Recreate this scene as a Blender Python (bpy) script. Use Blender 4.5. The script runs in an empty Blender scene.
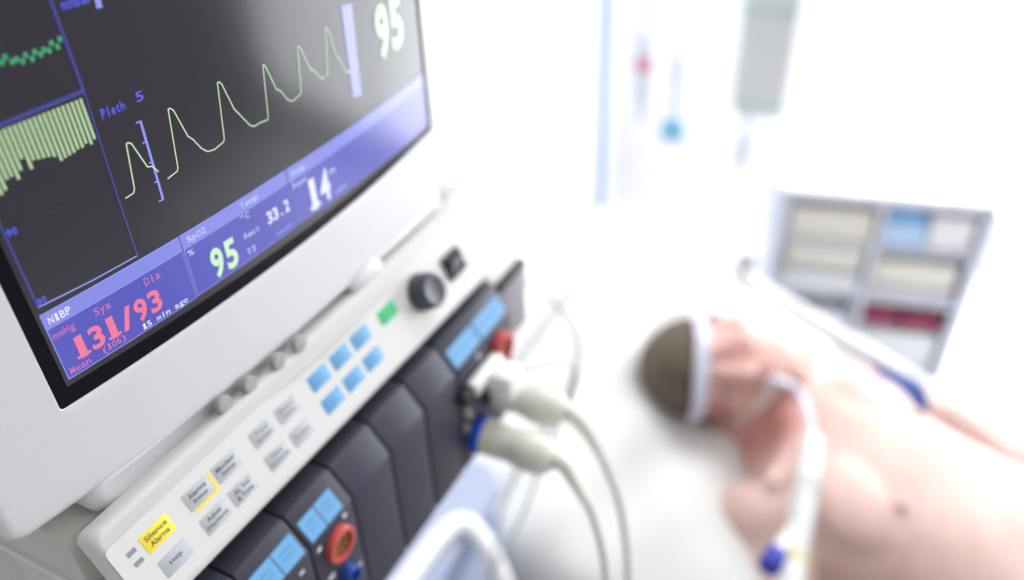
import bpy, bmesh, math, random
from mathutils import Vector, Matrix
from mathutils.bvhtree import BVHTree
random.seed(7)
C = bpy.context.scene.collection
R = math.radians
sin, cos, pi = math.sin, math.cos, math.pi

# ------------------------------------------------------------------ materials
def mat(name, col, rough=.5, metal=0., emit=None, estr=0., trans=0., alpha=1., noise=0., nscale=40., spec=.5, coat=0., bump=0., sss=0.):
    m = bpy.data.materials.new(name); m.use_nodes = True
    nt = m.node_tree; b = nt.nodes['Principled BSDF']
    b.inputs['Base Color'].default_value = (*col, 1)
    b.inputs['Roughness'].default_value = rough
    b.inputs['Metallic'].default_value = metal
    b.inputs['Specular IOR Level'].default_value = spec
    b.inputs['Coat Weight'].default_value = coat
    b.inputs['Transmission Weight'].default_value = trans
    b.inputs['Alpha'].default_value = alpha
    if sss:
        b.inputs['Subsurface Weight'].default_value = sss
        b.inputs['Subsurface Radius'].default_value = (.02, .008, .005)
    if emit:
        b.inputs['Emission Color'].default_value = (*emit, 1); b.inputs['Emission Strength'].default_value = estr
    if noise or bump:
        tc = nt.nodes.new('ShaderNodeTexCoord'); n = nt.nodes.new('ShaderNodeTexNoise')
        n.inputs['Scale'].default_value = nscale; n.inputs['Detail'].default_value = 4
        nt.links.new(tc.outputs['Object'], n.inputs['Vector'])
        if noise:
            mx = nt.nodes.new('ShaderNodeMixRGB'); mx.blend_type = 'MULTIPLY'; mx.inputs['Color1'].default_value = (*col, 1)
            rp = nt.nodes.new('ShaderNodeValToRGB')
            rp.color_ramp.elements[0].color = (1-noise,)*3+(1,); rp.color_ramp.elements[1].color = (1, 1, 1, 1)
            mx.inputs['Fac'].default_value = 1
            nt.links.new(n.outputs['Fac'], rp.inputs['Fac']); nt.links.new(rp.outputs['Color'], mx.inputs['Color2'])
            nt.links.new(mx.outputs['Color'], b.inputs['Base Color'])
        if bump:
            bp = nt.nodes.new('ShaderNodeBump'); bp.inputs['Strength'].default_value = bump; bp.inputs['Distance'].default_value = .002
            nt.links.new(n.outputs['Fac'], bp.inputs['Height']); nt.links.new(bp.outputs['Normal'], b.inputs['Normal'])
    return m

def glow(name, col, s=1.):
    return mat(name, (0.01, 0.01, 0.012), .16, emit=col, estr=s, spec=.5)

M = dict(
    case=mat('monitor_plastic', (.66, .65, .68), .45, noise=.03, nscale=300, bump=.03),
    cream=mat('keypad_plastic', (.60, .595, .57), .45, noise=.03, nscale=200, bump=.03),
    overlay=mat('keypad_overlay', (.64, .64, .625), .4, noise=.02, nscale=200),
    base=mat('rack_plastic', (.51, .51, .47), .5, noise=.04, nscale=200, bump=.04),
    rim=mat('rack_rim', (.68, .67, .63), .5, noise=.03),
    glass=mat('screen_glass', (.014, .012, .018), .16, emit=(.30, .26, .36), estr=.045, spec=.5, noise=.1, nscale=20),
    mask=mat('screen_mask', (.005, .005, .009), .25, spec=.08),
    dark=mat('module_plastic', (.030, .031, .056), .5, noise=.12, nscale=250, bump=.05),
    darkcap=mat('rack_cap', (.27, .255, .29), .5, noise=.05),
    black=mat('black_rubber', (.012, .012, .014), .5, noise=.1),
    knob=mat('knob_plastic', (.05, .052, .075), .35, noise=.1),
    rocker=mat('rocker_plastic', (.045, .045, .065), .3, noise=.1),
    grey_key=mat('grey_key', (.46, .47, .51), .5, noise=.03),
    yellow=mat('yellow_key', (.92, .72, .045), .5, noise=.03),
    blue_key=mat('blue_key', (.125, .34, .62), .5, noise=.04),
    blue_lab=mat('blue_label', (.135, .36, .64), .5, noise=.06, nscale=120),
    blue_ink=mat('blue_ink', (.09, .25, .50), .6),
    green=mat('green_key', (.06, .50, .20), .5, noise=.04),
    ink=mat('ink', (.05, .05, .06), .6), greyink=mat('grey_ink', (.20, .20, .23), .6),
    led=mat('grey_led', (.25, .27, .32), .4), dot=mat('grey_button', (.33, .34, .34), .4, noise=.05),
    red=mat('red_socket', (.55, .075, .07), .4, noise=.05), redin=mat('socket_inside', (.12, .012, .008), .5),
    pin=mat('pins', (.30, .20, .06), .4), blue=mat('blue_socket', (.01, .06, .33), .35, noise=.05),
    ring=mat('blue_ring', (.01, .09, .60), .35, noise=.05),
    ivory=mat('ivory_plug', (.66, .655, .58), .42, noise=.04, nscale=80),
    cable=mat('cable', (.50, .50, .48), .45, noise=.04),
    metal=mat('chrome', (.7, .71, .73), .25, metal=1., noise=.05),
    mark=mat('white_print', (.62, .62, .66), .5),
    white=mat('white_paint', (.90, .90, .91), .4, noise=.02),
    linen=mat('linen', (.72, .72, .725), .9, noise=.05, nscale=12, bump=.15),
    pillow=mat('pillow_linen', (.70, .695, .685), .9, noise=.06, nscale=9, bump=.15),
    cart=mat('cart_lilac', (.36, .40, .54), .5, noise=.05), cartb=mat('cart_blue', (.20, .31, .45), .5, noise=.05),
    pole=mat('pole_blue', (.42, .58, .76), .4, noise=.04),
    wall=mat('wall_paint', (.86, .86, .87), .9, noise=.015, nscale=3), floor=mat('floor_vinyl', (.86, .86, .87), .5, noise=.03, nscale=4),
    panel=mat('bed_head_panel', (.56, .56, .62), .5, noise=.03), lamp=mat('lamp_diffuser', (.9, .9, .9), .5, emit=(1, 1, 1), estr=5),
    cartgrey=mat('cart_grey', (.60, .63, .72), .5, noise=.06), cartpale=mat('cart_inside', (.68, .70, .78), .6, noise=.05),  # cart tones lightened to stand in for hazy glare
    bin_cream=mat('bin_cream', (.72, .70, .62), .5, noise=.05), bin_blue=mat('box_blue', (.15, .38, .70), .5, noise=.08),
    bin_sky=mat('box_sky', (.45, .65, .88), .5, noise=.05), bin_red=mat('box_red', (.36, .05, .12), .5, noise=.1),
    bin_white=mat('box_white', (.78, .79, .82), .5, noise=.04), bin_grey=mat('bin_grey', (.68, .69, .76), .5, noise=.05),
    bag=mat('infusion_bag', (.70, .73, .75), .3, noise=.08, nscale=30, alpha=.92), baggreen=mat('bag_green', (.34, .62, .46), .5),
    bagink=mat('bag_ink', (.50, .53, .55), .6),
    chamber=mat('drip_chamber', (.66, .72, .84), .25, alpha=.9, noise=.03), cyan=mat('cyan_cap', (.15, .40, .60), .4, noise=.05),
    tube=mat('vent_tube', (.70, .71, .84), .35, noise=.06, nscale=60), vent=mat('vent_white', (.80, .81, .80), .35, noise=.05, nscale=60),
    bluecap=mat('dark_blue_cap', (.012, .02, .36), .35, noise=.05), yellowring=mat('yellow_ring', (.62, .55, .18), .45),
    strap=mat('lilac_strap', (.66, .66, .80), .8, noise=.06), tape=mat('tie_tape', (.70, .60, .52), .8, noise=.08),
    cuff=mat('blue_cuff', (.012, .045, .22), .8, noise=.15), hair=mat('brown_hair', (.17, .130, .092), .8, noise=.75, nscale=38, bump=.6),
    lips=mat('lips', (.40, .12, .11), .5), eye=mat('eyelid_line', (.16, .07, .05), .6), nipple=mat('areola', (.40, .20, .17), .6),
    brass=mat('jack', (.55, .53, .50), .35, metal=.8, noise=.1),
        red_dot=mat('red_marker', (.60, .16, .25), .5), windowglow=mat('window_light', (1, 1, 1), .5, emit=(.93, .97, 1.), estr=5.),
    clip=mat('clip_grey', (.30, .29, .30), .5, noise=.1),
    smoke=mat('dark_clip', (.12, .12, .13), .5, noise=.1),
)
G = dict(
    lilac=glow('px_lilac', (.30, .33, .92), .95), header=glow('px_header', (.23, .26, .80), .95), panel=glow('px_panel', (.085, .085, .52), .95),
    line=glow('px_line', (.050, .055, .30), .95), blue=glow('px_blue', (.10, .12, .78), 1.), wave=glow('px_wave', (.66, .90, .58), 1.),
    bars=glow('px_bars', (.50, .70, .40), .9), bead=glow('px_bead', (.06, .42, .20), .9), pale=glow('px_pale', (.60, .88, .54), 1.),
    red=glow('px_red', (.88, .20, .34), .95), dimred=glow('px_dimred', (.66, .20, .50), .85), white=glow('px_white', (.80, .82, .98), 1.), soft=glow('px_soft', (.62, .64, .95), .95),
    faint=glow('px_faint', (.045, .045, .075), 1.), sep=glow('px_sep', (.03, .028, .11), 1.),
)

# ------------------------------------------------------------------ helpers
def thing(name, loc, label, cat, group=None):
    o = bpy.data.objects.new(name, None); C.objects.link(o); o.location = loc; o.empty_display_size = .02
    return tag(o, label, cat, group)

def tag(o, label, cat, group=None, kind=None):
    if label: o['label'] = label
    if cat: o['category'] = cat
    if group: o['group'] = group
    if kind: o['kind'] = kind
    return o

def base_of(parent):
    v = Vector((0, 0, 0)); p = parent
    while p: v += p.location; p = p.parent
    return v

def obj(name, bm, m, parent=None, loc=None, smooth=True, ang=35):
    """one mesh object; vertices come in world metres"""
    org = base_of(parent) if parent else (Vector(loc) if loc else Vector((0, 0, 0)))
    bmesh.ops.transform(bm, matrix=Matrix.Translation(-org), verts=bm.verts)
    bmesh.ops.recalc_face_normals(bm, faces=bm.faces)
    me = bpy.data.meshes.new(name); bm.to_mesh(me); bm.free()
    for x in (m if isinstance(m, (list, tuple)) else [m]): me.materials.append(x)
    if smooth:
        me.polygons.foreach_set('use_smooth', [True]*len(me.polygons)); me.set_sharp_from_angle(angle=R(ang))
    o = bpy.data.objects.new(name, me); C.objects.link(o)
    if parent: o.parent = parent
    elif loc: o.location = org
    return o

def add_box(bm, lo, hi, bev=0., seg=2, mi=0, xf=None):
    b2 = bmesh.new(); bmesh.ops.create_cube(b2, size=1)
    for v in b2.verts: v.co = Vector([lo[i]+(v.co[i]+.5)*(hi[i]-lo[i]) for i in range(3)])
    if bev: bmesh.ops.bevel(b2, geom=b2.edges[:], offset=bev, segments=seg, affect='EDGES', profile=.5)
    if xf: bmesh.ops.transform(b2, matrix=xf, verts=b2.verts)
    merge(bm, b2, mi); return bm

def merge(bm, b2, mi=0):
    vm = {v: bm.verts.new(v.co) for v in b2.verts}
    for f in b2.faces:
        try: nf = bm.faces.new([vm[v] for v in f.verts]); nf.material_index = mi
        except ValueError: pass
    b2.free()

def loft(bm, loops, cap0=True, cap1=True, mi=0, closed=True):
    rows = [[bm.verts.new(p) for p in L] for L in loops]; n = len(rows[0])
    for a, b in zip(rows, rows[1:]):
        for i in range(n if closed else n-1):
            j = (i+1) % n
            f = bm.faces.new((a[i], a[j], b[j], b[i])); f.material_index = mi
    if cap0: bm.faces.new(rows[0]).material_index = mi
    if cap1: bm.faces.new(rows[-1][::-1]).material_index = mi
    return bm

def prism(bm, poly, x0, x1, bev=0., seg=2, mi=0):
    """closed (y,z) profile pushed along X"""
    b2 = bmesh.new(); a = [b2.verts.new((x0, y, z)) for y, z in poly]; b = [b2.verts.new((x1, y, z)) for y, z in poly]
    n = len(poly); b2.faces.new(a); b2.faces.new(b[::-1])
    for i in range(n): b2.faces.new((a[i], b[i], b[(i+1) % n], a[(i+1) % n]))
    if bev: bmesh.ops.bevel(b2, geom=b2.edges[:], offset=bev, segments=seg, affect='EDGES', profile=.5)
    merge(bm, b2, mi); return bm

def frame_of(d):
    d = Vector(d).normalized(); u = d.cross(Vector((0, 0, 1)))
    if u.length < 1e-3: u = d.cross(Vector((0, 1, 0)))
    u.normalize(); return d, u, u.cross(d).normalized()

def lathe(bm, origin, axis, prof, n=28, mi=0, ends=True):
    """prof: list of (distance along axis, radius)"""
    d, u, w = frame_of(axis); o = Vector(origin)
    loft(bm, [[o+d*h+(u*cos(2*pi*i/n)+w*sin(2*pi*i/n))*max(r, 1e-5) for i in range(n)] for h, r in prof], ends, ends, mi)
    return bm

def smooth_path(pts, k=8):
    P = [Vector(p) for p in pts]
    if len(P) < 3 or k < 2: return P
    out = []
    for i in range(len(P)-1):
        a, b, c, d = P[max(i-1, 0)], P[i], P[i+1], P[min(i+2, len(P)-1)]
        for t in range(k):
            t /= k
            out.append(.5*((2*b)+(c-a)*t+(2*a-5*b+4*c-d)*t*t+(3*b-a-3*c+d)*t**3))
    return out+[P[-1]]

def tube(bm, pts, r, n=12, k=8, mi=0):
    P = smooth_path(pts, k); loops = []; u = None
    for i, p in enumerate(P):
        d = (P[min(i+1, len(P)-1)]-P[max(i-1, 0)]).normalized()
        u = frame_of(d)[1] if u is None else (u-d*u.dot(d)).normalized()
        w = d.cross(u); t = i/(len(P)-1)
        rr = r(t) if callable(r) else r
        loops.append([p+(u*cos(2*pi*j/n)+w*sin(2*pi*j/n))*rr for j in range(n)])
    return loft(bm, loops, mi=mi)

def rrect(x0, x1, z0, z1, r, ns=16, nc=5):
    """rounded rectangle loop, counter-clockwise, fixed point count"""
    out = []
    cs = [(x1-r, z0+r, -pi/2), (x1-r, z1-r, 0), (x0+r, z1-r, pi/2), (x0+r, z0+r, pi)]
    for q in range(4):
        cx, cz, a0 = cs[q]
        arc = [(cx+r*cos(a0+pi/2*i/nc), cz+r*sin(a0+pi/2*i/nc)) for i in range(nc+1)]
        out += arc
        nx, nz, na = cs[(q+1) % 4]; e = (nx+r*cos(na), nz+r*sin(na)); s = arc[-1]
        out += [(s[0]+(e[0]-s[0])*i/ns, s[1]+(e[1]-s[1])*i/ns) for i in range(1, ns)]
    return out

FONTCACHE = {}
def text_polys(s, bold=0.):
    """glyph outline polygons of a string, as (verts, faces) in font units"""
    key = (s, bold)
    if key not in FONTCACHE:
        cu = bpy.data.curves.new('glyphs', 'FONT'); cu.body = s; cu.align_x = 'CENTER'; cu.space_line = .85
        cu.resolution_u = 3; cu.offset = bold
        o = bpy.data.objects.new('glyphs', cu); C.objects.link(o)
        dg = bpy.context.evaluated_depsgraph_get(); dg.update()
        me = bpy.data.meshes.new_from_object(o.evaluated_get(dg))
        FONTCACHE[key] = ([v.co.xy.copy() for v in me.vertices], [list(p.vertices) for p in me.polygons])
        bpy.data.objects.remove(o); bpy.data.curves.remove(cu); bpy.data.meshes.remove(me)
    return FONTCACHE[key]

def add_text(bm, s, x0, x1, z0, z1, fn, bold=0., mi=0, shear=0.):
    """letters stretched into the box x0..x1, z0..z1 (surface coordinates) and laid on the surface fn"""
    vs, fs = text_polys(s, bold)
    ax, bx = min(v.x for v in vs), max(v.x for v in vs); ay, by = min(v.y for v in vs), max(v.y for v in vs)
    nv = []
    for v in vs:
        x = x0+(v.x-ax)/(bx-ax)*(x1-x0); z = z0+(v.y-ay)/max(by-ay, 1e-6)*(z1-z0); nv.append(bm.verts.new(fn(x, z)))
    for f in fs:
        try: bm.faces.new([nv[i] for i in f]).material_index = mi
        except ValueError: pass

def add_quad(bm, pts, fn, nx=1, nz=1, mi=0):
    """bilinear patch, pts = 4 corners in surface coordinates"""
    (a, b, c, d) = [Vector(p) for p in pts]; g = []
    for j in range(nz+1):
        v = j/nz; row = []
        for i in range(nx+1):
            u = i/nx; p = (a*(1-u)+b*u)*(1-v)+(d*(1-u)+c*u)*v; row.append(bm.verts.new(fn(p.x, p.y)))
        g.append(row)
    for j in range(nz):
        for i in range(nx): bm.faces.new((g[j][i], g[j][i+1], g[j+1][i+1], g[j+1][i])).material_index = mi

def add_rect(bm, x0, x1, z0, z1, fn, nx=None, mi=0):
    add_quad(bm, [(x0, z0), (x1, z0), (x1, z1), (x0, z1)], fn, nx or max(1, int(abs(x1-x0)/.006)), 1, mi)

def add_line(bm, pts, w, fn, mi=0, sub=True):
    P = [Vector(p) for p in pts]
    if sub:
        Q = [P[0]]
        for a, b in zip(P, P[1:]):
            k = max(1, int((b-a).length/.008)); Q += [a+(b-a)*i/k for i in range(1, k+1)]
        P = Q
    L, Rr = [], []
    for i, p in enumerate(P):
        d1 = (P[i]-P[i-1]).normalized() if i else None; d2 = (P[i+1]-P[i]).normalized() if i < len(P)-1 else None
        d = ((d1 or d2)+(d2 or d1)); d = d.normalized() if d.length > 1e-6 else (d1 or d2)
        n = Vector((-d.y, d.x)); s = 1/max(.45, abs(n.dot(Vector((-(d1 or d2).y, (d1 or d2).x)))))
        L.append(bm.verts.new(fn(*(p+n*w/2*s)))); Rr.append(bm.verts.new(fn(*(p-n*w/2*s))))
    for i in range(len(P)-1): bm.faces.new((L[i], Rr[i], Rr[i+1], L[i+1])).material_index = mi

def mm(pts): return [tuple(c*.001 for c in p) for p in pts]

def copy_tree(o, shift, parent=None):
    c = o.copy(); C.objects.link(c)
    if parent: c.parent = parent
    else: c.location = o.location+Vector(shift)
    for ch in [q for q in bpy.data.objects if q.parent == o]: copy_tree(ch, shift, c)
    return c

# ------------------------------------------------------------------ patient monitor
BUL = .010
def cyl(x, k=1.): u = (x-.14)/.14; return -BUL*k*(1-u*u)
def on_screen(h): return lambda x, z: Vector((x, cyl(x)-h, z))

mon = thing('patient_monitor', (.14, .12, -.060), 'white boxy patient monitor showing curves and readings, above the key panel', 'monitor')
OX0, OX1, OZ0, OZ1 = -.0012, .2812, -.0024, .212
def front_loop(x0, x1, z0, z1, r, dy, k=1.): return [Vector((x, cyl(x, k)+dy, z)) for x, z in rrect(x0, x1, z0, z1, r)]
def flat_loop(x0, x1, z0, z1, r, y): return [Vector((x, y, z)) for x, z in rrect(x0, x1, z0, z1, r)]
bm = bmesh.new()
e = .0005
loft(bm, [front_loop(OX0, OX1, OZ0, OZ1, .0018, .006), front_loop(OX0, OX1, OZ0, OZ1, .0018, .0002), front_loop(OX0-.0006, OX1+.0006, OZ0-.0006, OZ1+.0006, .0024, -e),
          front_loop(OX0-.0030, OX1+.0030, OZ0-.0030, OZ1+.0030, .006, -e), front_loop(-.034, .321, -.0435, .262, .005, -e), front_loop(-.0362, .3232, -.0458, .2642, .006, -e), front_loop(-.0378, .3248, -.0474, .2658, .007, .0003), front_loop(-.0386, .3256, -.0482, .2666, .0075, .0018),
          front_loop(-.0386, .3256, -.0482, .2666, .008, .0045), front_loop(-.0386, .3256, -.0482, .2666, .011, .030, .6), flat_loop(-.030, .317, -.042, .258, .02, .16), flat_loop(.02, .27, -.02, .22, .04, .34)], False, True)
obj('housing', bm, M['case'], mon, ang=50)
# lower chin strip under the face
bm = bmesh.new()
def chin_k(z): return 1+1.12*min(1, max(0, (-.0462-z)/.0140))
def chin_loop(x0, x1, z0, z1, r, y0, k): return [Vector((x, y0+cyl(x, k*chin_k(z)) if x > 0 and x < .28 else y0+cyl(x, k), z)) for x, z in rrect(x0, x1, z0, z1, r)]
loft(bm, [chin_loop(.0005, .2795, -.0606, -.0462, .004, -.0004, 1.), chin_loop(-.0025, .2825, -.0616, -.0455, .005, .0001, 1.), chin_loop(-.0050, .2850, -.0624, -.0450, .006, .0010, 1.), chin_loop(-.0066, .2866, -.0629, -.0445, .006, .0030, 1.), chin_loop(-.0068, .287, -.0626, -.040, .006, .010, .9), flat_loop(-.0068, .287, -.0640, -.040, .006, .12)], True, True)
obj('chin', bm, M['case'], mon, ang=50)
chin = [o for o in bpy.data.objects if o.name == 'chin'][0]
for x in (.0640, .0804, .1006, .1167):
    bm = bmesh.new(); y = cyl(x, chin_k(-.0512))-.0004
    lathe(bm, (x, y+.002, -.0512), (0, -1, .12), [(0, .0045), (.0027, .0045), (.0032, .0041), (.0034, .002), (.00345, 0)], 22)
    obj('round_button', bm, M['dot'], mon)
bm = bmesh.new(); lathe(bm, (.184, cyl(.184, 1.4)+.0048, -.0512), (0, -1, 0), [(0, .0135), (.003, .0128), (.0046, .0100), (.0054, .0055), (.0056, 0)], 24)
for v in bm.verts: v.co.x = .184+(v.co.x-.184)*1.15; v.co.z = -.0512+(v.co.z+.0512)*.55
obj('latch_bump', bm, M['case'], mon)
# screen glass and mask
bm = bmesh.new(); add_rect(bm, OX0-.002, OX1+.002, OZ0-.002, OZ1+.002, on_screen(-.0004), 48)
scr = obj('screen', bm, M['mask'], mon); scr['label'] = 'dark glass screen with coloured readings'
bm = bmesh.new()
add_quad(bm, [(.0046, .006), (.2772, .0022), (.2772, .208), (.0046, .208)], on_screen(-.00015), 48)
obj('picture_area', bm, M['glass'], scr)

LW = .00052
# lower reading panels
bm = bmesh.new()
cells = [(.0063, .0696, .0090), (.0705, .1366, .0094), (.1377, .2766, None)]
for i, (a, b, z0) in enumerate(cells):
    if z0: add_rect(bm, a, b, z0, .0342, on_screen(0))
    else: add_quad(bm, [(a, .0097), (b, .0030), (b, .0312), (a, .0335)], on_screen(0), 24)
obj('reading_panels', bm, G['panel'], scr)
bm = bmesh.new()
for i, (a, b, z0) in enumerate(cells):
    if i < 2: add_rect(bm, a, b, .0337 if i else .0335, .0407, on_screen(.0001))
    else: add_quad(bm, [(a, .0330), (b, .0308), (b, .0375), (a, .0407)], on_screen(.0001), 24)
obj('heading_strips', bm, G['header'], scr)
bm = bmesh.new()
for i, (a, b, z0) in enumerate(cells):
    if i < 2:
        add_line(bm, [(a, z0), (a, .0407), (b, .0407), (b, z0), (a, z0)], .0004, on_screen(.00014))
        add_line(bm, [(a, .0337), (b, .0337)], .0003, on_screen(.00014))
    else:
        add_line(bm, [(b, .0030), (a, .0097), (a, .0407), (b, .0375)], .0003, on_screen(.00014))
add_line(bm, mm([(7.0, 44.2), (30, 43.1), (49.7, 42.9)]), .0006, on_screen(.0001))
add_quad(bm, mm([(198.3, 53.5), (206.2, 51.9), (209.3, 99.4), (200.2, 100.9)]), on_screen(.0001), 4)
sb = [(66.4, 59.7), (68.4, 59.7), (69.3, 94.0)]
add_line(bm, mm([(68.45, 59.7), (69.4, 94.0)]), .0011, on_screen(.0001))
for p, q in (((66.2, 59.8), (68.6, 59.7)), ((67.2, 94.0), (69.6, 94.0)), ((67.0, 68.2), (68.8, 68.2)), ((67.4, 76.7), (69.0, 76.7)), ((67.2, 85.5), (69.2, 85.5))):
    add_line(bm, mm([p, q]), .0006, on_screen(.0001))
obj('pale_rules', bm, G['lilac'], scr)
bm = bmesh.new()
add_line(bm, mm([(51.2, 146), (51.6, 112.9), (50.2, 70), (49.7, 43)]), .0007, on_screen(.0001))
add_line(bm, mm([(51.2, 146), (51.5, 112.9)]), .0012, on_screen(.0001))
add_line(bm, mm([(6.8, 112.2), (51.8, 113.0)]), .0016, on_screen(.0001))
add_line(bm, mm([(7.0, 112.2), (7.0, 44.2)]), .0008, on_screen(.0001))
obj('blue_rules', bm, G['line'], scr)
bm = bmesh.new()
for i in range(40): add_line(bm, mm([(8+i*1.03, 76.4), (8.45+i*1.03, 76.4)]), .0004, on_screen(.0001))
obj('dotted_rule', bm, G['faint'], scr)
# trend bars
bm = bmesh.new()
for i in range(23):
    x = 9.2+i*1.80
    seq = [(8, 92), (11, 90.3), (13, 90.6), (15, 95.7), (18.7, 92.2), (21.4, 99.7), (23.8, 94.3), (25.6, 97.2), (30, 96.4), (35.2, 92.4), (36.8, 93.8), (39, 92.2), (41.5, 93.8), (45, 94), (50, 94.6)]
    zb = next((b0+(b1-b0)*(x-a0)/(a1-a0) for (a0, b0), (a1, b1) in zip(seq, seq[1:]) if a0 <= x <= a1), 94)+random.uniform(-.7, .7)
    add_rect(bm, x*.001, (x+1.12)*.001, zb*.001, .1108, on_screen(.0001), 1)
obj('trend_bars', bm, G['bars'], scr)
bm = bmesh.new()
bead = [(8, 132), (14, 131.5), (18, 132.5), (24, 131.6), (28, 132.0), (31, 131.6), (33, 129.9), (36, 130.4), (38, 129.9), (41, 130.6), (43, 130.0), (46, 131.3), (48, 131.0), (50, 131.8)]
for i in range(26):
    x = 8.6+i*1.64; z = next((b0+(b1-b0)*(x-a0)/(a1-a0) for (a0, b0), (a1, b1) in zip(bead, bead[1:]) if a0 <= x <= a1), 131)
    z += .8 if i % 2 else -.7; fn = on_screen(.0001)
    vs = [bm.verts.new(fn(x*.001+.00085*cos(2*pi*k/10), z*.001+.0011*sin(2*pi*k/10))) for k in range(10)]; bm.faces.new(vs)
obj('trend_dots', bm, G['bead'], scr)
# pulse curve
bm = bmesh.new()
w1 = [(53.0, 68.0), (57.0, 68.4), (57.9, 70.0), (60.6, 88.0), (61.4, 88.3), (62.7, 87.4), (66.2, 75.7), (68.4, 74.9), (70.2, 71.6)]
w2 = [(73.2, 67.0), (78.6, 68.0), (79.3, 69.2), (82.7, 93.6), (83.6, 93.8), (85.0, 92.3), (88.2, 79.6), (90.1, 77.4), (93, 72.0), (95.5, 69.4), (97.5, 68.9), (99.3, 68.6), (105.1, 69.7), (105.9, 71), (109.7, 94.8), (110.6, 95.0), (111.7, 93.7), (115.2, 80.8), (116.4, 79.0), (121.6, 70.7), (124, 69.0), (128, 69.2), (132.9, 68.5), (133.7, 70), (137.2, 92.8), (138, 92.9), (138.8, 91.3), (142.3, 79.8), (144.9, 77.9), (148, 72.6), (149.8, 71.2), (152, 70.4), (157.7, 71.5), (158.5, 73), (161.8, 92.9), (162.6, 93.0), (163.8, 91.3), (167.9, 80.0), (170, 78.9), (173.8, 73.8), (176, 72.4), (179.8, 73.3), (180.6, 75), (184.3, 94.4), (185.2, 94.6), (187.0, 91.7), (188.8, 80.2), (190.5, 78.3), (195.7, 68.7), (199.0, 67.3)]
add_line(bm, mm(w1), .00048, on_screen(.00018)); add_line(bm, mm(w2), .00048, on_screen(.00018))
obj('pulse_curve', bm, G['wave'], scr)
# readings
T = on_screen(.00022)
CAPV = text_polys('H')[0]; CAPH = max(v.y for v in CAPV)-min(v.y for v in CAPV)
def mono(s, a, b, z0, z1, m, name='lettering', bold=.012, fit=.84):
    """fixed-pitch lettering, a..b wide and z0..z1 cap height, in millimetres on the glass"""
    bm = bmesh.new(); n = len(s); p = (b-a)/(n-.16)
    for i, ch in enumerate(s):
        if ch == ' ': continue
        vs, fs = text_polys(ch, bold); ax, bx = min(v.x for v in vs), max(v.x for v in vs); y0 = 0
        c0 = a+i*p; w = p*fit; k = (z1-z0)/CAPH
        if ch in '1.ılIi°tj': w2 = w*(.55 if ch in '1I' else .72 if ch in 'tj°' else .35)
        else: w2 = w
        xx = c0+(w-w2)/2; nv = []
        for v in vs: nv.append(bm.verts.new(T((xx+(v.x-ax)/max(bx-ax, 1e-6)*w2)*.001, (z0+v.y*k)*.001)))
        for f in fs:
            try: bm.faces.new([nv[q] for q in f])
            except ValueError: pass
        if ch == '1':
            hh = (z1-z0)*.13; add_rect(bm, c0*.001, (c0+w)*.001, z0*.001, (z0+hh)*.001, T, 1)
    return obj(name, bm, G[m], scr)
mono('131/93', 12.4, 53.2, 14.7, 24.3, 'red', 'pressure_reading', .030)
mono('95', 81.6, 96.8, 11.8, 25.4, 'pale', 'saturation_reading', .035); mono('95', 228.5, 257.5, 63.8, 89.8, 'pale', 'large_saturation_reading', .035)
mono('33.2', 118.8, 134.6, 20.2, 26.2, 'white', 'temperature_reading', .030); mono('14', 149.0, 166.8, 11.4, 27.0, 'white', 'breathing_reading', .040)
for a in [('Sys', 24.9, 32.0, 28.2, 31.6), ('Dia', 48.5, 56.2, 28.3, 32.0), ('mmHg', 7.2, 16.2, 28.3, 31.5), ('(106)', 22.4, 33.0, 10.8, 13.8), ('Mean', 7.8, 16.6, 10.3, 13.4)]: mono(*a, 'dimred')
for a in [('15 min ago', 41.2, 64.8, 10.0, 12.7), ('NIBP', 8.2, 17.2, 35.2, 38.5), ('m', 168.4, 172.6, 23.0, 26.4)]: mono(*a, 'white')
for a in [('SpO2', 73.4, 83.6, 35.6, 38.6), ('Temp', 105.0, 116.2, 35.9, 38.8), ('%', 71.6, 75.0, 29.4, 32.2), ('°C', 103.0, 109.0, 30.0, 32.8), ('Rect', 102.8, 112.8, 20.6, 23.6), ('T2', 102.2, 108.0, 12.2, 15.2), ('Resp', 140.4, 150.8, 35.4, 38.2), ('Imped.', 139.2, 152.4, 29.0, 31.8), ('rpm', 170.6, 179.2, 10.8, 12.8), ('----', 122.5, 133.9, 11.4, 14.0)]: mono(*a, 'soft')
for a in [('Pleth', 54.8, 65.0, 100.8, 104.4), ('5', 70.4, 73.8, 101.4, 105.0), ('90', 7.6, 11.2, 74.6, 77.4), ('80', 7.4, 10.8, 44.9, 47.5), ('mmbar', 54.0, 66.0, 141.0, 144.6)]: mono(*a, 'blue', bold=.02)
bm = bmesh.new(); add_line(bm, mm([(67.6, 138), (68.6, 150)]), .0024, on_screen(.0001)); obj('blue_bar', bm, G['lilac'], scr)

# ------------------------------------------------------------------ key panel (sloping console)
ct, st = cos(R(65)), sin(R(65))
def K(x, t, h=0.): return Vector((x, -.020-t*ct-h*st, -.06646-t*st+h*ct))
def edge_t(x): return .0328+.0235*x
def Ks(h): return lambda x, mt: K(x, -mt, h)      # z coordinate counts upward

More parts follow.
